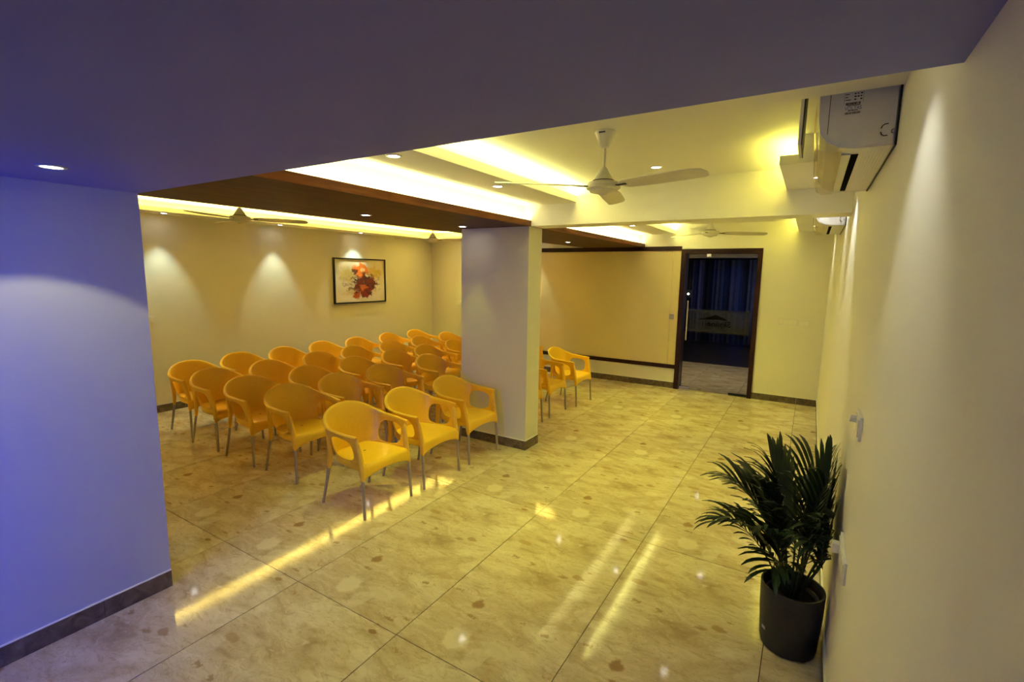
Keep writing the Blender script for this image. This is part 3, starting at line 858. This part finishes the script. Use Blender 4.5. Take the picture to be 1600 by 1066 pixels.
# ------------------------------------------------------------------ switch plates
def plate(name, loc, rot, w, h, mods, label, cat='switch', mat=None):
    e = empty(name, loc); e.rotation_euler = rot; tag(e, label, cat)
    bm = bmesh.new(); add_box(bm, -w/2, w/2, -.010, 0, -h/2, h/2, .002); bm_obj('cover_plate', bm, mat or WHITE, e)
    n = mods; g = .006; mw = (w-.02-(n-1)*g)/n
    for i in range(n):
        x = -w/2+.01+i*(mw+g)
        bm = bmesh.new(); add_box(bm, x, x+mw, -.0145, -.009, -h/2+.012, h/2-.012, .0015); bm_obj('rocker', bm, mat or FANWHITE, e)
    return e
plate('switch_plate', (-.26, YB, 1.215), (0, 0, 0), .25, .088, 4, 'wide white switch plate on the wall next to the glass door')
plate('switch_plate', (-.055, YB, 1.205), (0, 0, 0), .135, .088, 2, 'smaller white switch plate nearer the room corner')
plate('switch_plate', (-1.93, YB-.012, 1.195), (0, 0, 0), .075, .085, 2, 'small steel switch plate on the framed panel', mat=METAL)
plate('switch_plate', (-6.30, YB, 1.22), (0, 0, 0), .20, .09, 3, 'white switch plate on the end wall near the corner, left of the column')
plate('switch_plate', (XP, 2.80, 1.213), (0, 0, -math.pi/2+math.pi), .13, .09, 2, 'small white switch plate low on the painting wall')
p = plate('switch_plate', (XR, 2.20, 1.315), (0, 0, -math.pi/2), .15, .09, 2, 'white switch plate on the air conditioner wall above the palm')
bm = bmesh.new(); add_tube(bm, [(.0, -.012, .02), (.0, -.035, .022)], .014, 10); bm_obj('knob', bm, WHITE, p)
p = plate('socket_plate', (XR, 2.22, .765), (0, 0, -math.pi/2), .27, .09, 3, 'white socket plate on the wall behind the palm', 'socket')
bm = bmesh.new(); add_box(bm, -.10, -.06, -.04, -.012, -.02, .02, .004); bm_obj('plug', bm, WHITE, p)

# ------------------------------------------------------------------ potted palm
pp = empty('potted_palm', (.045, 2.67, 0)); tag(pp, 'dark green areca palm in a charcoal pot by the wall', 'plant')
bm = bmesh.new()
add_lathe(bm, [(0, .0), (.112, .0), (.122, .008), (.128, .03), (.139, .20), (.143, .325), (.141, .332), (.134, .332), (.130, .322), (.126, .25), (0, .25)], 48)
pot = bm_obj('pot', bm, POT, pp, smooth=True)
bm = bmesh.new(); add_box(bm, -.013, .013, -.0015, .0015, -.008, .008); o = bm_obj('maker_tag', bm, LABEL, pot)
an = math.radians(215); o.location = (.1325*math.cos(an), .1325*math.sin(an), .105); o.rotation_euler = (0, 0, an+math.pi/2)
bm = bmesh.new(); add_lathe(bm, [(.122, .25), (.119, .285), (.110, .285), (.107, .25)], 40); bm_obj('inner_liner', bm, STONEGREY, pp, smooth=True)
bm = bmesh.new(); add_lathe(bm, [(0, .272), (.05, .274), (.108, .265)], 28); bm_obj('soil', bm, SOIL, pp)
rp = random.Random(21)
def frond(az, lean, length, base, droop, nleaf):
    """arching stem with paired narrow leaflets"""
    d = Vector((math.cos(az), math.sin(az), 0)); pts = []
    p = Vector((base[0], base[1], .26)); ang = math.radians(90-lean*.35); n = 14
    for i in range(n+1):
        pts.append(p.copy())
        t = i/n
        a = ang-math.radians(lean*1.0)*t**1.4-droop*max(0, t-.55)**1.5
        p = p+(d*math.cos(a)+Vector((0, 0, 1))*math.sin(a))*(length/n)
    def fit(v):   # leaves bend away from the wall instead of passing through it
        lim = XR-.045-(.06 if v.y < -.20 else .012)
        if v.x > lim-.04: v.x = lim-.04+.036*math.tanh((v.x-lim+.04)/.09)
        return v
    pts = [fit(v) for v in pts]
    bm = bmesh.new(); add_tube(bm, pts, [.0055*(1-.75*i/n) for i in range(n+1)], 6)
    st = bm_obj('frond', bm, STEM, pp, smooth=True)
    bm = bmesh.new(); side0 = d.cross(Vector((0, 0, 1))).normalized()
    for k in range(nleaf):
        t = .40+.60*(k+.3)/nleaf; f = t*n; i = min(int(f), n-1)
        c = pts[i].lerp(pts[i+1], f-i); tan = (pts[i+1]-pts[i]).normalized()
        ll = length*.36*(.55+.75*math.sin(math.pi*min(1, (t-.34)/.72)))*rp.uniform(.85, 1.15)
        for s in (-1, 1):
            if t > .97 and s > 0: sd = tan
            else: sd = (side0*s*(1.0-.35*t)+tan*(.75+.5*t)+Vector((0, 0, .32))).normalized()
            wv = sd.cross(Vector((0, 0, 1)))
            wv = wv.normalized() if wv.length > .05 else side0
            prev = None; q = c.copy(); dirv = sd.copy(); m = 6
            nrm = sd.cross(wv).normalized()
            for j in range(m+1):
                u = j/m; wd = .0098*math.sin(math.pi*(.10+.90*(1-u)))**.7*(1 if u < .98 else .1)+.0008
                qa, qb = fit(q-wv*wd+Vector((0, 0, .002))), fit(q+wv*wd+Vector((0, 0, .002)))
                ring = (bm.verts.new(qa), bm.verts.new(fit(q.copy())), bm.verts.new(qb))
                if prev:
                    bm.faces.new((prev[0], prev[1], ring[1], ring[0])); bm.faces.new((prev[1], prev[2], ring[2], ring[1]))
                prev = ring
                dirv = (dirv+Vector((0, 0, -1))*(.20+.10*rp.random())*u*1.5).normalized()
                q = q+dirv*(ll/m)
    me = bpy.data.meshes.new('leaflets'); bm.to_mesh(me); bm.free()
    for pl in me.polygons: pl.use_smooth = True
    lf = link('leaflets', me, LEAF, st); lf['kind'] = 'stuff'
    return st
spec = []
for i in range(23):
    az = i*2.39996+.4
    ring = i/22
    spec.append((az, 10+50*ring*rp.uniform(.8, 1.1), .70-.24*ring+rp.uniform(-.05, .05), .7+2.2*ring))
for az, lean, ln, dr in spec:
    b = (.045*math.cos(az)*rp.uniform(.3, 1), .045*math.sin(az)*rp.uniform(.3, 1))
    frond(az, lean, ln, b, dr, 11)
